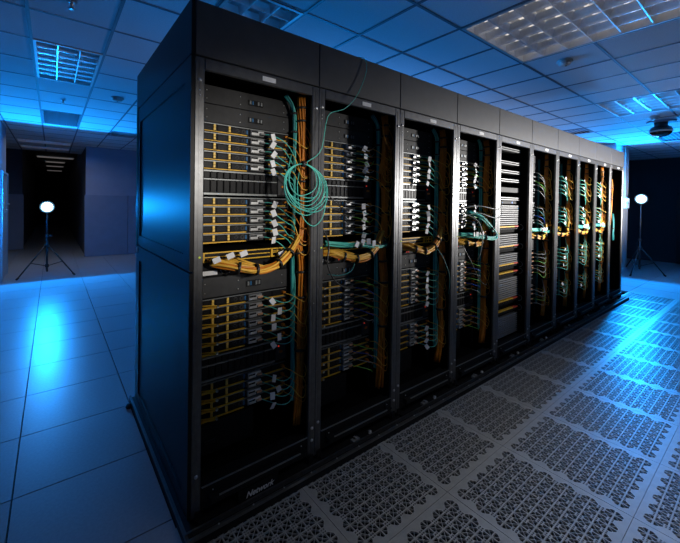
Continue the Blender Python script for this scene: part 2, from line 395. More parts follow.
def vent(label, c, n):
    x0, x1, y0, y1 = c
    t = thing('air_vent', label, 'air vent', ((x0+x1)/2, (y0+y1)/2, CEIL), group='ceiling air vents')
    a, b = (x1-x0)/2-.014, (y1-y0)/2-.014
    put('backing', MB().box(-a, a, -b, b, .03, .035).mesh('backing', WALLM), t)
    put('frame', MB().box(-a, a, -b, -b+.02, -.003, .03).box(-a, a, b-.02, b, -.003, .03).box(-a, -a+.02, -b+.02, b-.02, -.003, .03).box(a-.02, a, -b+.02, b-.02, -.003, .03).mesh('frame', TBAR), t)
    s = MB().add([(-a+.02, -.012, 0), (a-.02, -.012, 0), (a-.02, .012, .02), (-a+.02, .012, .02), (-a+.02, -.012, .004), (a-.02, -.012, .004), (a-.02, .012, .024), (-a+.02, .012, .024)],
                 [(3, 2, 1, 0), (4, 5, 6, 7), (0, 1, 5, 4), (1, 2, 6, 5), (2, 3, 7, 6), (3, 0, 4, 7)]).mesh('slat', PLASTIC)
    for k in range(n): put('slat', s, t, (0, -b+.04+(2*b-.08)*k/(n-1), -.004))
vent('grey slatted air vent behind the blue-lit ceiling light, left aisle', VENTS['v1'], 14)
vent('small dark air vent above the far racks', VENTS['v2'], 9)
vent('wide dark air vent behind the dome camera', VENTS['v3'], 9)
vent('small dark air vent near the back wall, left of the racks', VENTS['v4'], 9)
def detector(label, x, y, s=1.0):
    t = thing('smoke_detector', label, 'smoke detector', (x, y, CEIL), group='smoke detectors')
    put('base_ring', MB().lathe([(.068*s, 0), (.07*s, -.012), (.06*s, -.018)], n=20).mesh('base_ring', PLASTIC), t)
    put('sensor_head', MB().lathe([(.05*s, -.018), (.052*s, -.032), (.04*s, -.045), (.018*s, -.05)], n=20).mesh('sensor_head', PLASTIC), t)
    put('indicator', MB().lathe([(.008, -.05), (.008, -.053)], c=(.0, -.01, 0), n=8).mesh('indicator', DARK), t)
detector('round smoke detector beside the large louvred light', 3.90, 1.373)
detector('small round smoke detector next to the dome camera', 7.33, 1.30)
detector('round smoke detector on the blue ceiling left of the racks', .70, 5.87, 1.2)
def sprinkler(label, x, y):
    t = thing('sprinkler', label, 'sprinkler', (x, y, CEIL), group='ceiling sprinklers')
    put('escutcheon', MB().lathe([(.035, 0), (.03, -.01), (.012, -.014)], n=14).mesh('escutcheon', STEEL), t)
    put('nozzle', MB().lathe([(.012, -.014), (.009, -.04), (.012, -.05), (.024, -.052), (.024, -.056)], n=12).mesh('nozzle', STEEL), t)
sprinkler('small sprinkler head behind the blue-lit ceiling light', .113, 6.5)
sprinkler('small sprinkler head in front of the blue-lit ceiling light', .104, 3.24)
t = thing('dome_camera', 'black dome security camera hanging from a round ceiling plate', 'camera', (7.80, 1.30, CEIL))
put('ceiling_plate', MB().lathe([(.19, 0), (.19, -.012), (.17, -.018)], n=28).mesh('ceiling_plate', WALLM), t)
put('neck', MB().lathe([(.09, -.016), (.085, -.07), (.10, -.085)], n=20).mesh('neck', STAND), t)
put('dome', MB().lathe([(.10, -.08), (.135, -.10), (.15, -.14), (.14, -.19), (.11, -.225), (.06, -.247), (.015, -.253)], n=28).mesh('dome', GLASSB), t)
put('trim_ring', MB().lathe([(.151, -.155), (.156, -.165), (.151, -.178), (.145, -.178), (.145, -.155)], n=28).mesh('trim_ring', PLASTIC), t)

# ------------------------------------------------------------------ strobes on stands
def studio_light(label, head, face, spread_rot, leg_r):
    t = thing('studio_light', label, 'studio light', (head.x, head.y, 0), group='gelled strobes on tripod stands')
    z = head.z
    put('column', MB().tube([(0, 0, .12), (0, 0, .78)], .019, 10).tube([(0, 0, .70), (0, 0, z-.13)], .013, 10).mesh('column', STAND), t)
    for k in range(3):
        a = spread_rot+k*2*PI/3; ca, sa = math.cos(a), math.sin(a)
        lg = put('leg', MB().tube([(ca*.03, sa*.03, .60), (ca*leg_r, sa*leg_r, .015)], .012, 8).mesh('leg', STAND), t)
        put('rubber_foot', MB().tube([(ca*(leg_r-.03), sa*(leg_r-.03), .045), (ca*(leg_r+.01), sa*(leg_r+.01), .008)], .018, 8).mesh('rubber_foot', STAND), lg)
        put('brace', MB().tube([(ca*.02, sa*.02, .20), (ca*leg_r*.55, sa*leg_r*.55, .285)], .008, 6).mesh('brace', STAND), t)
    put('collar', MB().lathe([(.035, .57), (.04, .60), (.035, .64)], n=12).lathe([(.03, .17), (.033, .2), (.03, .23)], n=12).lathe([(.026, .76), (.03, .79), (.026, .82)], n=12).mesh('collar', STAND), t)
    put('knob', MB().lathe([(.018, .0), (.022, .03), (.016, .05)], c=(0, 0, 0), n=10).mesh('knob', STAND), t, (.03, 0, .79), (0, PI/2, 0))
    put('bracket', MB().tube([(0, 0, z-.16), (-face.x*.06, -face.y*.06, z-.08), (-face.x*.10, -face.y*.10, z-.02)], .016, 8).mesh('bracket', STAND), t)
    q = face.to_track_quat('Z', 'Y').to_euler()
    put('lamp_body', MB().lathe([(.05, -.40), (.07, -.37), (.072, -.12), (.08, -.06), (.122, .0), (.122, .012), (.112, .012), (.07, -.04)], n=24).mesh('lamp_body', STAND), t, (0, 0, z), q)
    b = put('bulb', MB().lathe([(.090*math.cos(a), .090*math.sin(a)*.95) for a in [i*PI/2/8 for i in range(8)]]+[(.004, .0855)], n=24).mesh('bulb', BULB), t, (0, 0, z), q)
    b['label'] = 'glowing blue-white strobe bulb'
studio_light('glowing blue studio light on a tripod in the left aisle', LAMP_A, FACE_A, PI/2, .5)
studio_light('glowing blue studio light on a tripod past the far end of the racks', LAMP_B, FACE_B, -1.2, .45)
# dark cabinet with a vented door against the far right wall
t = thing('dark_cabinet', 'dark cabinet with vented door behind the right studio light', 'cabinet', (13.0, 1.3, 0))
put('body', MB().box(0, .6, -.5, .5, .05, 1.95).mesh('body', DARK), t)
vd = put('vented_door', MB().cbox(-.5, .5, -.02, 0, .1, 1.9, .006).mesh('vented_door', CARRIER), t, (0, 0, 0), (0, 0, -PI/2))
sl = MB().box(-.04, .04, -.026, -.02, 0, .02).mesh('vent_slot', BARGREY)
for cx in (-.34, -.12, .12, .34):
    for k in range(14): put('vent_slot', sl, vd, (cx, 0, .5+k*.08))

# ------------------------------------------------------------------ racks
ORD = ['nearest', 'second', 'third', 'fourth', 'fifth', 'sixth', 'seventh', 'eighth', 'ninth', 'farthest']
NTH = ['top', 'second', 'third', 'fourth', 'fifth', 'sixth', 'seventh', 'eighth', 'ninth', 'tenth']
PW, ZB, ZT, ZH = .045, .06, 2.184, 2.437
RD = 1.30
def rack_meshes():
    d = {}
    d['post'] = shared('post', lambda b: (b.cbox(0, PW, 0, .02, ZB, ZT, .004), b.box(PW*.42, PW*.52, -.0015, 0, ZB+.03, ZT-.02)), PAINT)
    d['rear_post'] = shared('rear_post', lambda b: b.box(0, .05, RD-.05, RD, ZB, ZT), INNER)
    d['top_rail'] = shared('top_rail', lambda b: b.cbox(PW, RP-PW, 0, .02, 2.13, ZT, .003), PAINT)
    d['bottom_rail'] = shared('bottom_rail', lambda b: b.cbox(PW, RP-PW, 0, .045, .075, .183, .003), DARK)
    d['inner_sill'] = shared('inner_sill', lambda b: b.box(PW, RP-PW, .05, .10, .12, .169), DARK)
    d['sill_trim'] = shared('sill_trim', lambda b: b.box(PW+.004, RP-PW-.004, -.002, .006, .183, .1865), LIDGREY)
    d['inner_trim'] = shared('inner_trim', lambda b: b.box(PW+.02, RP-PW-.03, .048, .056, .169, .1725), LIDGREY)
    d['kick_trim'] = shared('kick_trim', lambda b: b.box(.086, .608, -.034, -.026, .136, .140), LIDGREY)
    d['kick_bar'] = shared('kick_bar', lambda b: b.cbox(.082, .612, -.032, 0, .108, .136, .004), DARK)
    d['header_panel'] = shared('header_panel', lambda b: b.cbox(.002, RP-.002, 0, .03, 2.190, ZH, .003), HEADER)
    d['roof'] = shared('roof', lambda b: (b.box(0, RP, .03, RD, ZH-.03, ZH-.01), b.box(0, RP, .05, RD, ZT-.012, ZT)), INNER)
    d['side_wall'] = shared('side_wall', lambda b: b.box(0, .004, .02, RD-.05, ZB, ZT), INNER)
    d['rear_door'] = shared('rear_door', lambda b: b.box(.05, RP-.05, RD-.03, RD, ZB+.05, ZT-.02), INNER)
    d['rail'] = shared('mounting_rail', lambda b: (b.box(0, .016, .186, .21, .20, 2.125)), DARK)
    d['base_pan'] = shared('base_pan', lambda b: b.box(PW, RP-PW, .10, RD-.05, .08, .12), INNER)
    d['label_plate'] = shared('label_plate', lambda b: b.box(.333, .408, -.003, 0, 2.144, 2.168), WHITE)
    d['bolt'] = shared('bolt', lambda b: b.lathe([(.0085, 0), (.0085, -.004), (.005, -.007)], axis='y', n=10), STEEL)
    d['pin'] = shared('pin', lambda b: b.lathe([(.003, 0), (.003, -.003)], axis='y', n=8), STEEL)
    d['led'] = shared('status_light', lambda b: b.lathe([(.005, 0), (.005, -.004)], axis='y', n=8), GREENLED)
    d['foot'] = shared('foot', lambda b: (b.box(-.02, .02, -.01, .04, .04, .062), b.box(-.014, .014, -.02, -.01, .04, .085)), DARK)
    d['bracket'] = shared('end_bracket', lambda b: (b.box(-.02, .02, -.036, 0, .136, .142), b.box(-.02, .02, -.004, 0, .142, .172)), DARK)
    return d
RM = rack_meshes()
def rack(n):
    x = X0+RP*n
    t = thing('server_rack', {0: 'nearest black server rack with a big coil of teal cable in front', 9: 'farthest black server rack, nearly empty, at the far end of the row'}.get(n, ORD[n]+' black open-front server rack counting from the camera'), 'server rack', (x, Y0, 0), group='black server racks in one row')
    put('post', RM['post'], t); put('post', RM['post'], t, (RP-PW, 0, 0))
    put('rear_post', RM['rear_post'], t); put('rear_post', RM['rear_post'], t, (RP-.05, 0, 0))
    for k in ('top_rail', 'bottom_rail', 'inner_sill', 'kick_bar', 'sill_trim', 'inner_trim', 'kick_trim', 'roof', 'rear_door', 'base_pan'): put(k, RM[k], t)
    put('header_panel', RM['header_panel'], t)
    lp = put('label_plate', RM['label_plate'], t); lp['label'] = 'small white label plate'
    put('side_wall', RM['side_wall'], t, (.0, 0, 0)); put('side_wall', RM['side_wall'], t, (RP-.004, 0, 0))
    put('mounting_rail', RM['rail'], t, (.077, 0, 0)); put('mounting_rail', RM['rail'], t, (.595, 0, 0))
    for lx, z in ((.022, 2.076), (.668, 2.062), (.022, .25), (.668, .23), (.668, .16)): put('bolt', RM['bolt'], t, (lx, 0, z))
    for lx, z in ((.022, 2.031), (.022, 2.01), (.668, 1.25), (.668, .95)): put('pin', RM['pin'], t, (lx, 0, z))
    for lx in (.10, .595):
        b = put('end_bracket', RM['bracket'], t, (lx, 0, 0)); put('bolt', RM['pin'], b, (0, -.004, .158))
    put('status_light', RM['led'], t, (.028, 0, 1.265))
    for lx in (.03, RP-.03):
        for y in (0.01, RD-.06): put('foot', RM['foot'], t, (lx, y, 0))
    return t
racks = [rack(n) for n in range(ND)]
# side of the nearest rack: framed lower and upper panels with a seam, and the header's return
r1 = racks[0]
def framed(z0, z1):
    b = MB(); y0, y1 = .0, RD; e = .10
    b.box(-.008, 0, y0+e, y1-e, z0+.07, z1-.10)
    b.box(-.016, 0, y0, y0+e, z0, z1); b.box(-.016, 0, y1-e, y1, z0, z1)
    b.box(-.016, 0, y0+e, y1-e, z0, z0+.07); b.box(-.016, 0, y0+e, y1-e, z1-.10, z1); return b
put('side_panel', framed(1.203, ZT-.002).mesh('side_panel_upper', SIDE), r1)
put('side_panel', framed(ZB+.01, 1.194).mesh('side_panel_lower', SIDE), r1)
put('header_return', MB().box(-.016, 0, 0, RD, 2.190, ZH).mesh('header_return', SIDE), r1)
put('edge_post', MB().box(-.016, .0, RD, RD+.03, ZB, ZH).mesh('edge_post', PAINT), r1)
put('panel_latch', MB().cbox(-.022, -.016, RD-.06, RD-.03, 1.15, 1.185, .002).mesh('panel_latch', STEEL), r1)

# plinth under the whole row
pl = thing('rack_plinth', 'long low black plinth under the row of racks', 'plinth', (0, 0, 0))
PX0, PX1, PY0, PY1 = .458, ROW_END+.09, 1.588, 3.07
put('base', MB().box(PX0, PX1, PY0, PY1, .0, .034).mesh('base', DARK), pl)
put('front_rib', MB().box(PX0, PX1, PY0, PY0+.012, .034, .05).mesh('front_rib', PAINT), pl)
put('front_rib', MB().box(PX0, PX1, PY0+.036, PY0+.046, .034, .055).mesh('front_rib', PAINT), pl)
put('side_rib', MB().box(PX0, PX0+.012, PY0+.012, PY1, .034, .05).mesh('side_rib', PAINT), pl)
cl = MB().box(-.03, .03, -.014, .014, .034, .048).box(-.006, .006, -.01, .01, .048, .06).mesh('clamp', BARGREY)
cl2 = MB().lathe([(.013, .034), (.013, .046), (.007, .05)], n=10).mesh('clamp_nut', STEEL)
pn = MB().lathe([(.004, .05), (.004, .053)], n=8).mesh('rivet', STEEL)
for n in range(ND):
    x = X0+RP*n
    if n: put('clamp', cl, pl, (x+.30, PY0+.075, 0), (0, 0, .1)); put('clamp_nut', cl2, pl, (x+.43, PY0+.078, 0))
    put('cover_plate', shared('cover_plate', lambda b: b.box(.03, .16, -.012, .012, .034, .05), DARK), pl, (x, PY0+.07, 0))
    for k in range(4): put('rivet', pn, pl, (x+.1+k*.17, PY0+.006, 0))
put('corner_foot', MB().lathe([(.02, 0), (.024, .01), (.016, .03)], n=12).mesh('corner_foot', STAND), pl, (PX0-.012, PY1-.08, 0))
# brushed white word on a plate at the foot of the nearest rack
wp = put('word_plate', MB().box(.72, .94, 1.655, 1.661, .034, .10).mesh('word_plate', DARK), pl)
cu = bpy.data.curves.new('word', 'FONT'); cu.body = 'Network'; cu.size = .040; cu.shear = .35; cu.extrude = .0006; cu.offset = .0008
wo = bpy.data.objects.new('word', cu); C.objects.link(wo)
dg = bpy.context.evaluated_depsgraph_get(); dg.update()
wm = bpy.data.meshes.new_from_object(wo.evaluated_get(dg)); bpy.data.objects.remove(wo); wm.materials.clear(); wm.materials.append(WHITE)
o = put('lettering', wm, wp, (.757, 1.6535, .048), (PI/2, 0, 0)); o['label'] = 'white handwritten word'

# ------------------------------------------------------------------ equipment builders (rack-local: lx, depth, z)
EY = .19; EX = .094; EW = .50; U = .0485
SM = {}
def server_meshes():
    H = U-.003
    SM['chassis'] = MB().box(0, EW, .004, .62, 0, H).box(-.014, 0, -.003, .002, .002, H-.002).box(EW, EW+.014, -.003, .002, .002, H-.002).mesh('chassis', DARK)
    SM['lid_lip'] = MB().box(0, EW, -.006, .004, H-.0045, H).mesh('lid_lip', LIDGREY)
    SM['bay'] = MB().cbox(0, .072, 0, .006, .008, H-.007, .002).box(.012, .05, -.003, 0, .016, .019).box(.012, .05, -.003, 0, .026, .029).mesh('drive_carrier', CARRIER)
    SM['latch'] = MB().cbox(-.0058, .0058, -.010, 0, 0, .0145, .001).mesh('latch', LATCH)
    SM['pull'] = MB().box(0, .24, -.012, -.004, 0, .0055).box(0, .075, -.022, -.012, 0, .004).mesh('pull_bar', YELLOW)
    SM['pull2'] = MB().box(.36, .485, -.010, -.004, 0, .0055).mesh('cable_bar', YELLOW)
    lp = smooth_path([(0, -.012, .005), (.06, -.03, .003), (.082, -.035, .008), (.06, -.03, .016), (0, -.012, .018)], 4)
    SM['loop'] = MB().tube(lp, .0032, 6).mesh('pull_loop', YELLOW)
    SM['loopc'] = MB().lathe([(.007, -.008), (.007, .008)], c=(.078, -.034, .009), axis='y', n=8).mesh('loop_clip', STEEL)
    SM['port'] = MB().cbox(.238, .247, -.006, .004, .012, .034, .001).mesh('video_port', BLUEP)
    SM['psu'] = MB().cbox(.258, .338, -.022, .004, .007, H-.008, .004).mesh('adapter', STEEL)
    SM['psug'] = MB().box(.262, .30, -.0235, -.022, .024, .033).box(.306, .334, -.0235, -.022, .011, .022).mesh('adapter_slot', DARK)
    SM['nic'] = MB().cbox(.345, .40, -.004, .004, .006, H-.006, .001).cbox(.41, .485, -.004, .004, .006, H-.006, .001).mesh('port_block', CARRIER)
    SM['plug'] = MB().cbox(.47, .486, -.03, -.004, .018, .030, .002).mesh('plug', ORANGE)
    SM['fan'] = MB().lathe([(.015, 0), (.015, -.003), (.011, -.0035), (.004, -.001)], c=(.225, .002, .023), axis='y', n=12).lathe([(.012, 0), (.012, -.003), (.008, -.0035), (.004, -.001)], c=(.188, .002, .023), axis='y', n=12).mesh('fan_grille', PLATE)
server_meshes()
def server(n, top, label, detail, loop):
    t = thing('rack_server', label, 'server', (X0+RP*n+EX, Y0+EY, top-U+.0015), group='slim rack servers')
    put('chassis', SM['chassis'], t); put('lid_lip', SM['lid_lip'], t); put('adapter', SM['psu'], t)
    if detail < 1: return t
    put('adapter_slot', SM['psug'], t)
    for k in range(3): put('drive_carrier', SM['bay'], t, (.004+k*.077, 0, 0))
    for lx in (.062, .142):
        for q in range(2): put('latch', SM['latch'], t, (lx, 0, .010+q*.016))
    put('pull_bar', SM['pull'], t); put('cable_bar', SM['pull2'], t)
    if loop: l = put('pull_loop', SM['loop'], t); put('loop_clip', SM['loopc'], l)
    p = put('video_port', SM['port'], t); p['label'] = 'blue port'
    put('port_block', SM['nic'], t); put('plug', SM['plug'], t); put('fan_grille', SM['fan'], t)
    return t
def array_meshes():
    H = .128
    SM['a_ch'] = MB().box(0, EW, .004, .62, 0, H).mesh('chassis', DARK)
    SM['a_fr'] = MB().box(-.012, .006, -.012, .004, 0, H).box(.006, .43, -.008, .004, 0, .010).box(.006, .43, -.008, .004, H-.008, H).box(.006, .43, -.007, .004, .078, .084).mesh('frame', LIDGREY)
    SM['a_dr'] = MB().cbox(0, .031, -.006, .004, 0, .031, .002).box(.004, .007, -.008, -.006, .003, .028).mesh('drive_carrier', CARRIER)
    SM['a_dr2'] = MB().cbox(0, .031, -.006, .004, 0, .064, .002).box(.004, .007, -.008, -.006, .004, .058).box(.01, .027, -.0075, -.006, .006, .014).mesh('drive_carrier', CARRIER)
    SM['a_ct'] = MB().cbox(.435, .50, -.01, .004, .006, H-.004, .003).mesh('control_module', PLATE)
    SM['a_led'] = MB().lathe([(.004, 0), (.004, -.004)], axis='y', n=8).mesh('fault_light', RED)
    SM['a_tab'] = MB().cbox(.455, .475, -.02, -.01, .05, .062, .002).mesh('release_tab', ORANGE)
array_meshes()
def array(n, top, label, detail, fault):
    t = thing('disk_array', label, 'disk array', (X0+RP*n+EX, Y0+EY, top-.128), group='disk arrays between the servers')
    put('chassis', SM['a_ch'], t); put('frame', SM['a_fr'], t); put('control_module', SM['a_ct'], t)
    if detail < 1: return
    for k in range(12):
        put('drive_carrier', SM['a_dr'], t, (.009+k*.035, 0, .087)); put('drive_carrier', SM['a_dr2'], t, (.009+k*.035, 0, .012))
    if fault: put('fault_light', SM['a_led'], t, (.452, -.010, .09))
    put('release_tab', SM['a_tab'], t)
def device(n, z0, z1, label):
    t = thing('rack_appliance', label, 'appliance', (X0+RP*n+EX, Y0+EY, z0), group='plain-fronted rack appliances')
    H = z1-z0-.003
    k = ('dev', round(H, 3))
    if k not in CACHE:
        CACHE[k] = MB().cbox(-.012, EW+.012, -.006, .05, 0, H, .002).mesh('faceplate', PLATE)
        CACHE[k+('w',)] = MB().box(.245, .335, -.009, -.006, H*.30, H*.62).mesh('display_window', DARK)
        CACHE[k+('b',)] = MB().cbox(.252, .263, -.013, -.009, H*.36, H*.58, .001).mesh('button', LIDGREY)
        CACHE[k+('p',)] = MB().cbox(.268, .277, -.012, -.009, H*.36, H*.58, .001).mesh('port', BLUEP)
    put('faceplate', CACHE[k], t); put('display_window', CACHE[k+('w',)], t); [put('button', CACHE[k+('b',)], t, (dx, 0, 0)) for dx in (0, .048, .066)]; put('port', CACHE[k+('p',)], t)
    for lx in (.02, .20, .47):
        for q in (.25, .7): put('screw', RM['pin'], t, (lx, -.006, H*q))
def switch(n, label):
    t = thing('network_switch', label, 'network switch', (X0+RP*n+EX, Y0+EY-.035, 1.213), group='amber network switches')
    put('chassis', MB_sw['ch'], t); put('faceplate', MB_sw['fp'], t)
    for k in range(6): put('port_bank', MB_sw['pb'], t, (.012+k*.062, 0, 0))
    put('vent_grille', MB_sw['vg'], t); put('handle', MB_sw['hd'], t)
MB_sw = {
 'ch': MB().box(0, EW, .004, .5, 0, .05).mesh('chassis', DARK),
 'fp': MB().box(0, EW, -.002, .004, 0, .006).box(0, EW, -.002, .004, .044, .05).box(0, .008, -.002, .004, .006, .044).box(EW-.008, EW, -.002, .004, .006, .044).box(.008, EW-.008, .001, .004, .022, .027).mesh('faceplate', AMBER),
 'pb': MB().box(0, .054, .001, .004, .007, .021).box(0, .054, .001, .004, .029, .043).mesh('port_bank', CARRIER),
 'vg': MB().box(.39, .392, -.003, .004, .006, .044).box(.42, .422, -.003, .004, .006, .044).box(.45, .452, -.003, .004, .006, .044).box(.39, .49, -.003, .0, .032, .035).mesh('vent_grille', AMBER),
 'hd': MB().box(.375, .385, -.014, -.002, .002, .048).mesh('handle', AMBER)}
def power_unit(n, label):
    t = thing('power_unit', label, 'power unit', (X0+RP*n+EX, Y0+EY, 1.132), group='power units under the switches')
    put('chassis', shared('pu_ch', lambda b: b.cbox(-.01, EW+.01, -.004, .5, 0, .068, .002), DARK), t)
    put('fan_grille', shared('pu_fan', lambda b: (b.lathe([(.03, -.004), (.03, -.008), (.026, -.008), (.026, -.004)], c=(.13, 0, .034), axis='y', n=20), b.lathe([(.012, -.004), (.012, -.009)], c=(.13, 0, .034), axis='y', n=12), b.box(.1, .16, -.007, -.005, .033, .035), b.box(.129, .131, -.007, -.005, .005, .063)), BARGREY), t)
    put('rating_label', shared('pu_lab', lambda b: b.box(.0, .085, -.007, -.004, .008, .03), WHITE), t)
    for k in range(4): put('status_light', SM['a_led'], t, (.215+.022*(k % 2), -.004, .016+.02*(k//2)))
def jacket(name, pts, r, material, label, cat, group, sub=5, sides=6, base=None, rad_jit=None):
    b = Vector(pts[0]) if base is None else Vector(base)
    me = MB().tube([p-b for p in smooth_path(pts, sub)], r, sides).mesh(name, material)
    o = put(name, me, None, b); return tag(o, label, cat, group)
FLAG = MB().cbox(-.014, .014, -.0015, .0015, -.019, .019, .0004).mesh('label_flag', WHITE)
PLUG = MB().cbox(0, .03, -.006, .006, -.005, .005, .002).mesh('plug', PINKPLUG)
PLUGW = MB().cbox(0, .03, -.006, .006, -.005, .005, .002).mesh('plug', LIDGREY)
def W(n, p): return Vector((X0+RP*n+p[0], Y0+p[1], p[2]))
def patch(n, pts, material, label, flag=None, plug=None, r=.0026, sub=4):
    o = jacket('patch_cable', [W(n, p) for p in pts], r, material, label, 'cable', 'patch cables hanging in the racks', sub)
    b = o.location.copy()
    if flag is not None: put('label_flag', FLAG, o, W(n, flag)-b, (rnd(-.3, .3), rnd(-.6, .6), rnd(-.5, .3)))
    if plug is not None: put('plug', plug, o, Vector((-.028, 0, 0)))
    return o
def bundle(n, path, strands, R, r, mats, label, group, ties, sub=4, name='cable_bundle', tie_r=None):
    P = smooth_path([W(n, p) for p in path], sub); base = P[0].copy()
    t = thing(name, label, 'cable bundle', base, group=group)
    fr = []
    t0 = (P[1]-P[0]).normalized(); nrm = t0.orthogonal().normalized()
    for i, p in enumerate(P):
        tt = (P[min(i+1, len(P)-1)]-P[max(i-1, 0)]).normalized(); nrm = (nrm-tt*nrm.dot(tt)).normalized(); fr.append((nrm.copy(), tt.cross(nrm)))
    for k in range(strands):
        a = 2.399*k; rad = R*math.sqrt((k+.5)/strands); tw = rnd(-.10, .10); ph = rnd(0, 6); am = rnd(.03, .22)
        pts = []
        for i, p in enumerate(P):
            an = a+tw*i+.3*math.sin(i*.35+ph); rr = rad*(1+am*math.sin(i*.55+ph))
            pts.append(p-base+fr[i][0]*math.cos(an)*rr+fr[i][1]*math.sin(an)*rr)
        put('cable', MB().tube(pts, r, 6).mesh('bundle_cable', mats[k % len(mats)]), t)
    for f in ties:
        i = min(len(P)-2, max(1, int(f*(len(P)-1)))); tt = (P[i+1]-P[i-1]).normalized()
        rr = (tie_r or R)+r*1.4
        put('tie', shared(('tie', round(rr, 4)), lambda b: b.lathe([(rr, -.006), (rr+.002, -.006), (rr+.002, .006), (rr, .006)], n=14), BLACKC), t, P[i]-base, tt.to_track_quat('Z', 'Y').to_euler())
    return t

UP1 = [1.932-k*U for k in range(5)]; UP2 = [1.548-k*U for k in range(5)]; LO1 = [1.016-k*U for k in range(6)]; LO2 = [.576-k*U for k in range(4)]
BLOCKS = [('highest block', UP1), ('block above the switch', UP2), ('block below the switch', LO1), ('lowest block', LO2)]
def pos(k, m): return 'top' if k == 0 else ('bottom' if k == m-1 else NTH[k])
def fill(n):
    R_ = ORD[n]+' rack'; det = 1 if n <= 3 else 0
    device(n, 2.030, 2.126, 'top plain grey appliance under the top rail of the '+R_)
    device(n, 1.934, 2.030, 'plain grey appliance right above the servers of the '+R_)
    for bn, zs in BLOCKS:
        for k, z in enumerate(zs):
            server(n, z, '%s slim server of the %s in the %s' % (pos(k, len(zs)), bn, R_), det, zs in (LO1, LO2) and n < 2)
    array(n, 1.687, 'disk array between the two upper server blocks of the '+R_, det, n > 0)
    array(n, .713, 'disk array between the two lower server blocks of the '+R_, det, True)
    switch(n, 'amber network switch half way up the '+R_)
    power_unit(n, 'black power unit with fan below the switch of the '+R_)
    device(n, 1.022, 1.130, 'plain grey appliance below the power unit of the '+R_)
    bp = thing('rack_cover', 'black cover plate at the bottom of the '+R_, 'panel', (X0+RP*n+EX, Y0+EY, .20), group='bottom blanking panels')
    put('plate', shared('bp_plate', lambda b: b.cbox(-.012, .30, -.004, .01, 0, .165, .002), DARK), bp)
    put('handle', shared('bp_h', lambda b: b.cbox(.03, .08, -.012, -.004, .06, .075, .002), CARRIER), bp)
    # trunks
    J = lambda s: rnd(-s, s)
    ot = [(.635, .10, 2.145), (.642, .10, 2.0), (.645, .10, 1.80), (.65, .10, 1.6), (.652, .10, 1.42), (.638, .10, 1.31), (.625, .10, 1.255), (.646, .10, 1.16), (.653, .10, .97), (.645, .10, .72), (.637, .10, .48), (.628, .11, .22)]
    if n > 0: ot = [(a+J(.006)+(.006 if n > 4 else 0), b+J(.006), c) for a, b, c in ot]
    bundle(n, ot, 14 if n < 5 else 8, .025 if n < 5 else .018, .0056 if n < 5 else .0065, [ORANGE, ORANGE], 'thick vertical trunk of orange cables at the right side of the '+R_, 'orange cable trunks', (.06, .11, .25, .36, .50, .58, .67, .74, .85))
    tt_ = [(.545, .13, 2.142), (.585, .125, 2.09), (.606, .13, 2.02), (.610, .135, 1.83), (.613, .135, 1.54), (.606, .135, 1.25), (.612, .135, .95), (.620, .135, .47), (.62, .135, .35)]
    if n > 4: tt_ = [(min(a, .6)+.02, b+.05, c) for a, b, c in tt_[1:]]
    bundle(n, tt_, 7 if n < 5 else 5, .013, .0048, [TEAL, TEALD] if n < 5 else [TEALD], 'slim vertical trunk of teal cables left of the orange trunk in the '+R_, 'teal cable trunks', (.22, .32, .45, .62, .78), tie_r=.014)  # far racks get only dark teal, their shade put into the colour
    # sausage of switch cables
    so = [(.13, .125, 1.216), (.18, .075, 1.203), (.256, .04, 1.186), (.346, .03, 1.174), (.446, .04, 1.186), (.515, .055, 1.222), (.565, .075, 1.258), (.625, .09, 1.33)]
    if n > 0: so = [(a, b, c+J(.006)) for a, b, c in so]
    b = bundle(n, so, 15, .021, .0058, [GOLD, GOLD, ORANGE], 'drooping bundle of golden cables from the amber switch of the '+R_, 'golden cable bundles at the switches', (.27, .42, .60, .82), sub=5)
    for k in range(11 if n < 4 else 4):
        x = .115+k*.0155
        me = MB().tube([p-b.location for p in smooth_path([W(n, q) for q in ((x, .150, 1.226), (x+.012, .115, 1.220+J(.004)), (x+.05, .075, 1.204+J(.005)), (x+.11, .045, 1.186+J(.004)))], 4)], .0045, 6).mesh('lead', GOLD)
        put('lead', me, b)
    if n in (0,):
        for k, (lx, z) in enumerate(((.13, 1.236), (.20, 1.252), (.27, 1.258), (.515, 1.235))):
            put('label_flag', FLAG, b, W(n, (lx, .06 if k < 3 else .10, z))-b.location, (0, 1.2, -.2))
    if n in (1, 3, 5, 7, 8):
        q = [(.13, .10, 1.275), (.25, .06, 1.262), (.40, .045, 1.255), (.53, .05, 1.232), (.62, .06, 1.238), (.636, .08, 1.262), (.615, .11, 1.33)]
        if n == 3: q = [(.2, .10, 1.27), (.35, .05, 1.255), (.5, .02, 1.235), (.62, .0, 1.225), (.665, .01, 1.26), (.60, .03, 1.33), (.48, .06, 1.42), (.36, .12, 1.46)]
        tb = bundle(n, q, 9, .017, .005, [TEAL, TEAL, TEALD], 'drooping bundle of teal cables above the golden bundle of the '+R_, 'teal cable bundles at the switches', (.3, .7), sub=5)
        for k in range(4): put('label_flag', FLAG, tb, W(n, (.33+.05*k, .025, 1.27+J(.008)))-tb.location, (0, J(.8), J(.4)))
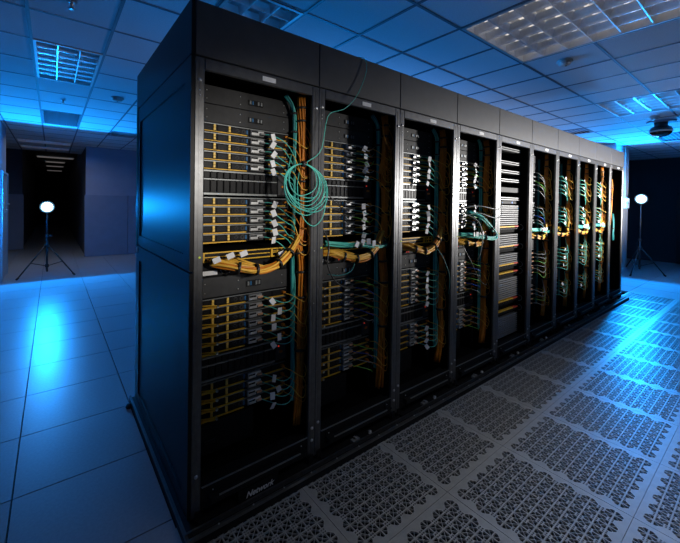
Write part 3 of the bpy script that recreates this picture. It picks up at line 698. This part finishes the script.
    # patch cables
    for bi, (bn, zs) in enumerate(BLOCKS):
        m_ = len(zs)
        for k, z in enumerate(zs):
            zc = z-.026; nm = '%s server of the %s, %s' % (pos(k, m_), bn, R_); nm2 = '%s server, %s, %s' % (pos(k, m_), bn, R_)
            mt = TEAL
            if n in (1, 3, 5): mt = (GREENC, BLUEC, GREYC)[k % 3]
            if bi < 2:
                pts = [(.432, .165, zc), (.46, .125, zc-.006+J(.004)), (.51, .10, zc-.04+J(.01)), (.555, .10, zc-.078+J(.012)), (.592, .11, zc-.11+J(.02)), (.61, .12, zc-.16+J(.02))]
                if n in (1, 3): pts = [(.40, .16, zc+.008), (.43, .12, zc), (.47, .10, zc-.012+J(.01)), (.52, .11, zc-.018+J(.01)), (.57, .13, zc+J(.02))]; mt = (GREYC, TEALD, GREENC)[k % 3]
                flag = (.466+J(.012), .105, zc-.016+J(.006))
            else:
                s = .03+J(.008)
                pts = [(.432, .165, zc), (.465, .12, zc-.008), (.515, .09, zc-s), (.56, .08, zc-s*.9), (.597, .09, zc+.005), (.614, .115, zc+.06+J(.02)), (.617, .128, zc+.12)]
                if n in (1, 3): pts = [(.42, .16, zc+.01), (.45, .12, zc+.005), (.50, .09, zc-.012+J(.01)), (.54, .085, zc-.03+J(.01)), (.55, .10, zc-.05)]
                flag = (.472+J(.012), .10, zc-.018+J(.006)) if n not in (1, 3) else None
                if n == 0 and k in (1, 4): flag = (.50, .088, zc-.028)
            if n >= 5:
                pts = [(a+.012*math.sin(k*2+n), max(.03, c_-.015), d+J(.012)) for a, c_, d in pts]
                if flag: flag = (.50+J(.04), .085, flag[2]) if k % 2 == 0 else None
                if n == 5: flag = None; mt = (GREYC, GREYC, GREENC)[k % 3] if bi != 1 else (GREYC, TEALD, BLUEC)[k % 3]
            patch(n, pts, mt, '%s cable from the %s' % ({'teal_jacket': 'teal', 'dark_teal_jacket': 'dark teal', 'grey_jacket': 'grey', 'green_jacket': 'green', 'blue_jacket': 'blue'}[mt.name], nm), flag, PINKPLUG_ME if bi >= 2 else PLUGW)
            lo = .03+.03*(k % 3)+J(.01)
            if bi < 2: po = [(.572, .155, zc), (.59, .10, zc-.02), (.615, .065, zc-lo-.03), (.645, .05, zc-lo-.045), (.668, .055, zc-lo-.01), (.668, .07, zc+.03), (.655, .10, zc+.075)]
            else: po = [(.572, .155, zc), (.595, .10, zc-.008), (.625, .07, zc-.022-lo*.4), (.652, .06, zc-.03-lo*.4), (.67, .07, zc-.005), (.66, .10, zc+.05)]
            if n > 0: po = [(a, max(.03, b_+J(.012)), c_+J(.008)) for a, b_, c_ in po]
            patch(n, po, ORANGE if k % 2 else GOLD, 'orange cable right of the %s' % nm2, None, None, r=.0026)
PINKPLUG_ME = PLUG
for n in (0, 1, 2, 3, 5, 6, 7, 8): fill(n)

# fifth rack: patch frame of narrow bars with amber strips
n = 4
BX, BW, BY = .105, .50, .085
pbar = MB().cbox(0, BW, -.006, .03, .004, .0145, .002).mesh('bar', BARGREY)
ear = MB().cbox(BW, BW+.02, -.004, .006, .002, .036, .001).mesh('ear', DARK)
back = MB().box(0, BW, .03, .10, 0, .040).mesh('back_plate', INNER)
strip = MB().cbox(0, BW*.78, -.010, .02, .018, .030, .001).mesh('amber_strip', AMBER)
strip_r = MB().cbox(BW*.78, BW, -.010, .02, .018, .030, .001).mesh('red_strip', mat('red_strip', (.6, .06, .03), .45, noise=.1, nscale=50))
slot = MB().cbox(0, .03, -.004, .004, 0, .014, .001).mesh('module', CARRIER)
def bars(z, kind='p', lab=None):
    t = thing('patch_bay', lab, 'patch bay', (X0+RP*n+BX, Y0+BY, z-.042), group='panels of the patch frame')
    put('back_plate', back, t); put('ear', ear, t)
    if kind == 'p':
        put('bar', pbar, t); put('bar', pbar, t, (0, 0, .020))
    else:
        put('amber_strip', strip, t, (0, 0, .008)); put('red_strip', strip_r, t, (0, 0, .008))
        for k in range(14): put('module', slot, t, (.006+k*.035, 0, .003))
zs = [('p', z) for z in (2.121, 1.985, 1.893, 1.806, 1.620, 1.536, 1.494, 1.452, 1.410, 1.368)]+[('s', 1.322), ('d', 1.28), ('p', 1.24), ('p', 1.198), ('p', 1.156), ('s', 1.124), ('d', 1.082)]
zs += [('p', 1.040-.042*k) for k in range(3)]+[('s', .938), ('d', .896), ('s', .856), ('d', .814)]+[('p', .790-.042*k) for k in range(5)]+[('s', .574), ('d', .532), ('s', .475), ('d', .433)]+[('p', .405-.042*k) for k in range(5)]
npn = nst = nd = 0
SEQ = ['first', 'second', 'third', 'fourth', 'fifth', 'sixth', 'seventh', 'eighth', 'ninth', 'tenth', 'eleventh', 'twelfth', 'thirteenth', 'fourteenth', 'fifteenth', 'sixteenth', 'seventeenth', 'eighteenth', 'nineteenth', 'twentieth', 'twenty-first', 'twenty-second', 'twenty-third', 'twenty-fourth', 'twenty-fifth', 'twenty-sixth', 'twenty-seventh', 'twenty-eighth']
for kind, z in zs:
    if kind == 'p': bars(z, 'p', SEQ[npn]+' grey double-bar panel from the top of the fifth rack'); npn += 1
    elif kind == 's': bars(z, 's', SEQ[nst]+' panel with amber and red strip from the top of the fifth rack'); nst += 1
    else:
        t = thing('rack_filler', SEQ[nd]+' black filler under an amber strip of the fifth rack', 'panel', (X0+RP*n+BX, Y0+BY+.02, z-.03), group='black fillers of the patch frame')
        put('plate', shared('fill_plate', lambda b: b.cbox(0, BW, 0, .05, 0, .035, .002), INNER), t); put('ear', ear, t, (0, -.005, 0)); nd += 1
t = thing('rack_appliance', 'dark box between the upper grey bars of the fifth rack', 'appliance', (X0+RP*n+BX, Y0+BY, 1.662))
put('faceplate', MB().cbox(0, BW, 0, .3, 0, .05, .002).mesh('faceplate', PLATE), t); put('ear', ear, t)
t = thing('console_drawer', 'dark drawer with small blue light in the fifth rack', 'drawer', (X0+RP*n+BX, Y0+BY+.01, 1.545))
put('faceplate', MB().cbox(0, BW, 0, .3, 0, .03, .002).mesh('faceplate', DARK), t)
put('status_light', MB().box(.36, .375, -.002, 0, .008, .022).mesh('status_light', mat('blue_led', (.02, .1, .5), .4, noise=.05, nscale=50, emit=(.05, .3, 1), estr=.8)), t)
for k, z in enumerate((1.30, 1.10, .91, .84, .55, .45)):
    t = tag(put('cable_ring', MB().tube(smooth_path([(0, 0, .03), (.012, -.02, .02), (.014, -.03, 0), (.012, -.02, -.025), (0, 0, -.03)], 4), .003, 6).mesh('cable_ring', LIDGREY), None, W(4, (BX+BW+.015, BY-.005, z))), SEQ[k]+' metal cable ring from the top, right side of the fifth rack', 'cable ring', 'cable rings of the patch frame')

# last rack: nearly empty
n = 9
bundle(n, [(.65, .16, 2.0), (.66, .15, 1.85), (.63, .15, 1.72), (.65, .15, 1.6), (.64, .16, 1.3), (.64, .18, .9)], 6, .014, .006, [ORANGE], 'loose hanging trunk of orange cables in the farthest rack', 'orange cable trunks', (.2, .5, .8))
bundle(n, [(.60, .12, 1.42), (.61, .11, 1.25), (.59, .11, 1.10), (.60, .11, .98)], 6, .014, .006, [TEALD], 'short hank of teal cables hanging in the farthest rack', 'teal cable trunks', (.5,))  # dark teal alone, shade put into the jacket colour
tag(put('cloth_bag', MB().lathe([(.14, 0), (.15, .03), (.12, .08), (.07, .12), (.03, .14), (.01, .145)], n=18).mesh('cloth_bag', GREYC), None, W(9, (.42, .25, .12))), 'pale crumpled bag on the floor of the farthest rack', 'bag')

# ------------------------------------------------------------------ loose cables
# coil of teal cable hanging in front of the first rack, with its tail over the header
coil = []
tie = Vector((.578, -.012, 1.738))
for k, (r_, ox, dy) in enumerate(((.104, -.016, -.03), (.120, .008, -.045), (.088, -.010, -.02), (.134, .012, -.06), (.112, -.006, -.04), (.127, .018, -.05), (.096, .010, -.03))):
    for q in range(18):
        a = PI/2+2*PI*q/18; s = 0.5-0.5*math.cos(2*PI*q/18)
        coil.append((tie.x+ox*s+r_*math.cos(a)*1.04, tie.y+dy*s, tie.z-r_+r_*math.sin(a)+(.006*math.sin(k*2+q) if 2 < q < 16 else 0)))
coil += [(.60, -.02, 1.752), (.65, -.03, 1.785), (.69, -.03, 1.835), (.708, -.03, 1.93), (.728, -.03, 2.02), (.77, -.03, 2.055), (.84, -.035, 2.08), (.92, -.035, 2.15), (.985, -.03, 2.25), (1.03, -.025, 2.36), (1.03, -.012, 2.425), (1.0, .01, 2.443), (.93, .10, 2.445), (.85, .3, 2.436)]
cb = thing('coiled_cable', 'hanging coil of teal cable in front of the nearest rack, its tail over the top', 'cable', W(0, (.578, -.012, 1.738)))
put('jacket', MB().tube([W(0, p)-cb.location for p in smooth_path(coil, 2)], .0025, 6).mesh('coil_jacket', TEAL), cb)
put('tie', MB().lathe([(.014, -.008), (.017, -.008), (.017, .008), (.014, .008)], n=12).mesh('coil_tie', BLACKC), cb, (0, 0, 0), (0, PI/2, 0))
jacket('hanging_cable', [W(0, p) for p in ((.57, .10, 1.80), (.50, .02, 1.70), (.462, -.005, 1.60), (.50, -.02, 1.50), (.585, -.03, 1.455), (.66, -.03, 1.49), (.715, -.03, 1.58), (.722, -.03, 1.65))], .0027, TEAL, 'wide drooping teal loop below the coil of the nearest rack', 'cable', 'loose cables')
jacket('hanging_cable', [W(0, p) for p in ((.62, .09, 1.72), (.55, .0, 1.60), (.56, -.03, 1.46), (.63, -.035, 1.395), (.70, -.03, 1.44), (.728, -.03, 1.55))], .0027, TEAL, 'lowest drooping teal loop crossing the post of the nearest rack', 'cable', 'loose cables')
jacket('hanging_cable', [W(1, p) for p in ((.09, .10, 1.40), (.12, .05, 1.28), (.10, .03, 1.16), (.15, .03, 1.06), (.26, .05, .99), (.40, .12, .96))], .005, BLACKC, 'thick black cable looping past the switch of the second rack', 'cable', 'loose cables')
jacket('hanging_cable', [W(1, p) for p in ((.07, .05, 1.62), (.14, .06, 1.56), (.25, .10, 1.50), (.38, .16, 1.47))], .004, BLACKC, 'black cable slanting across the disk array of the second rack', 'cable', 'loose cables')
jacket('hanging_cable', [W(1, p) for p in ((.12, .06, 1.09), (.2, .03, 1.08), (.29, .03, 1.10), (.33, .04, 1.16))], .003, TEALD, 'dark teal cable sagging below the golden bundle of the second rack', 'cable', 'loose cables')
jacket('hanging_cable', [W(2, p) for p in ((.50, .05, 1.19), (.56, .02, 1.10), (.62, .0, .95), (.64, .02, .80))], .0025, TEALD, 'thin dark cable hanging from the golden bundle of the third rack', 'cable', 'loose cables')
for k, (dz, lb) in enumerate(((0, 'upper'), (-.08, 'lower'))):
    jacket('hanging_cable', [W(3, p) for p in ((.25, .10, 1.50+dz), (.40, .03, 1.52+dz*.8), (.55, -.01, 1.50+dz), (.68, -.015, 1.49+dz), (.76, .0, 1.53+dz), (.80, .04, 1.60+dz*.6))], .003, GREYC, lb+' grey cable crossing from the fourth rack to the patch frame', 'cable', 'loose cables')
jacket('hanging_cable', [W(3, p) for p in ((.30, .10, 1.45), (.40, .03, 1.38), (.44, .01, 1.25), (.43, .02, 1.10), (.42, .04, 1.04))], .004, GREYC, 'grey cable hanging in front of the teal bundle of the fourth rack', 'cable', 'loose cables')
jacket('hanging_cable', [W(3, p) for p in ((.18, .06, 1.20), (.28, .03, 1.05), (.40, .02, .88), (.52, .02, .80), (.60, .05, .80))], .004, BLACKC, 'black cable slanting down below the golden bundle of the fourth rack', 'cable', 'loose cables')
jacket('hanging_cable', [W(1, p) for p in ((.66, .09, 2.07), (.67, .05, 1.98), (.64, .03, 1.90), (.59, .04, 1.95), (.58, .06, 2.05), (.62, .07, 2.10), (.655, .06, 2.06))], .004, ORANGE, 'large orange cable loop at the top right of the second rack', 'cable', 'loose cables')
for k in range(6):
    r_ = .05+.008*k
    pts = [W(1, (.625+.003*k+r_*.75*math.cos(a), .05+.006*k, 1.88-.03*k+r_*1.5*math.sin(a))) for a in [i*2*PI/10+k for i in range(10)]]
    jacket('hanging_cable', pts, .0035, ORANGE, ('uppermost', 'second', 'third', 'fourth', 'fifth', 'lowest')[k]+' slack orange loop beside the upper servers of the second rack', 'cable', 'loose cables')
jacket('hanging_cable', [(X0-.02, Y0+RD-.02, z) for z in (2.2, 1.9, 1.6, 1.35, 1.2)], .0035, TEAL, 'thin teal cable running down the rear edge of the nearest rack side', 'cable', 'loose cables')
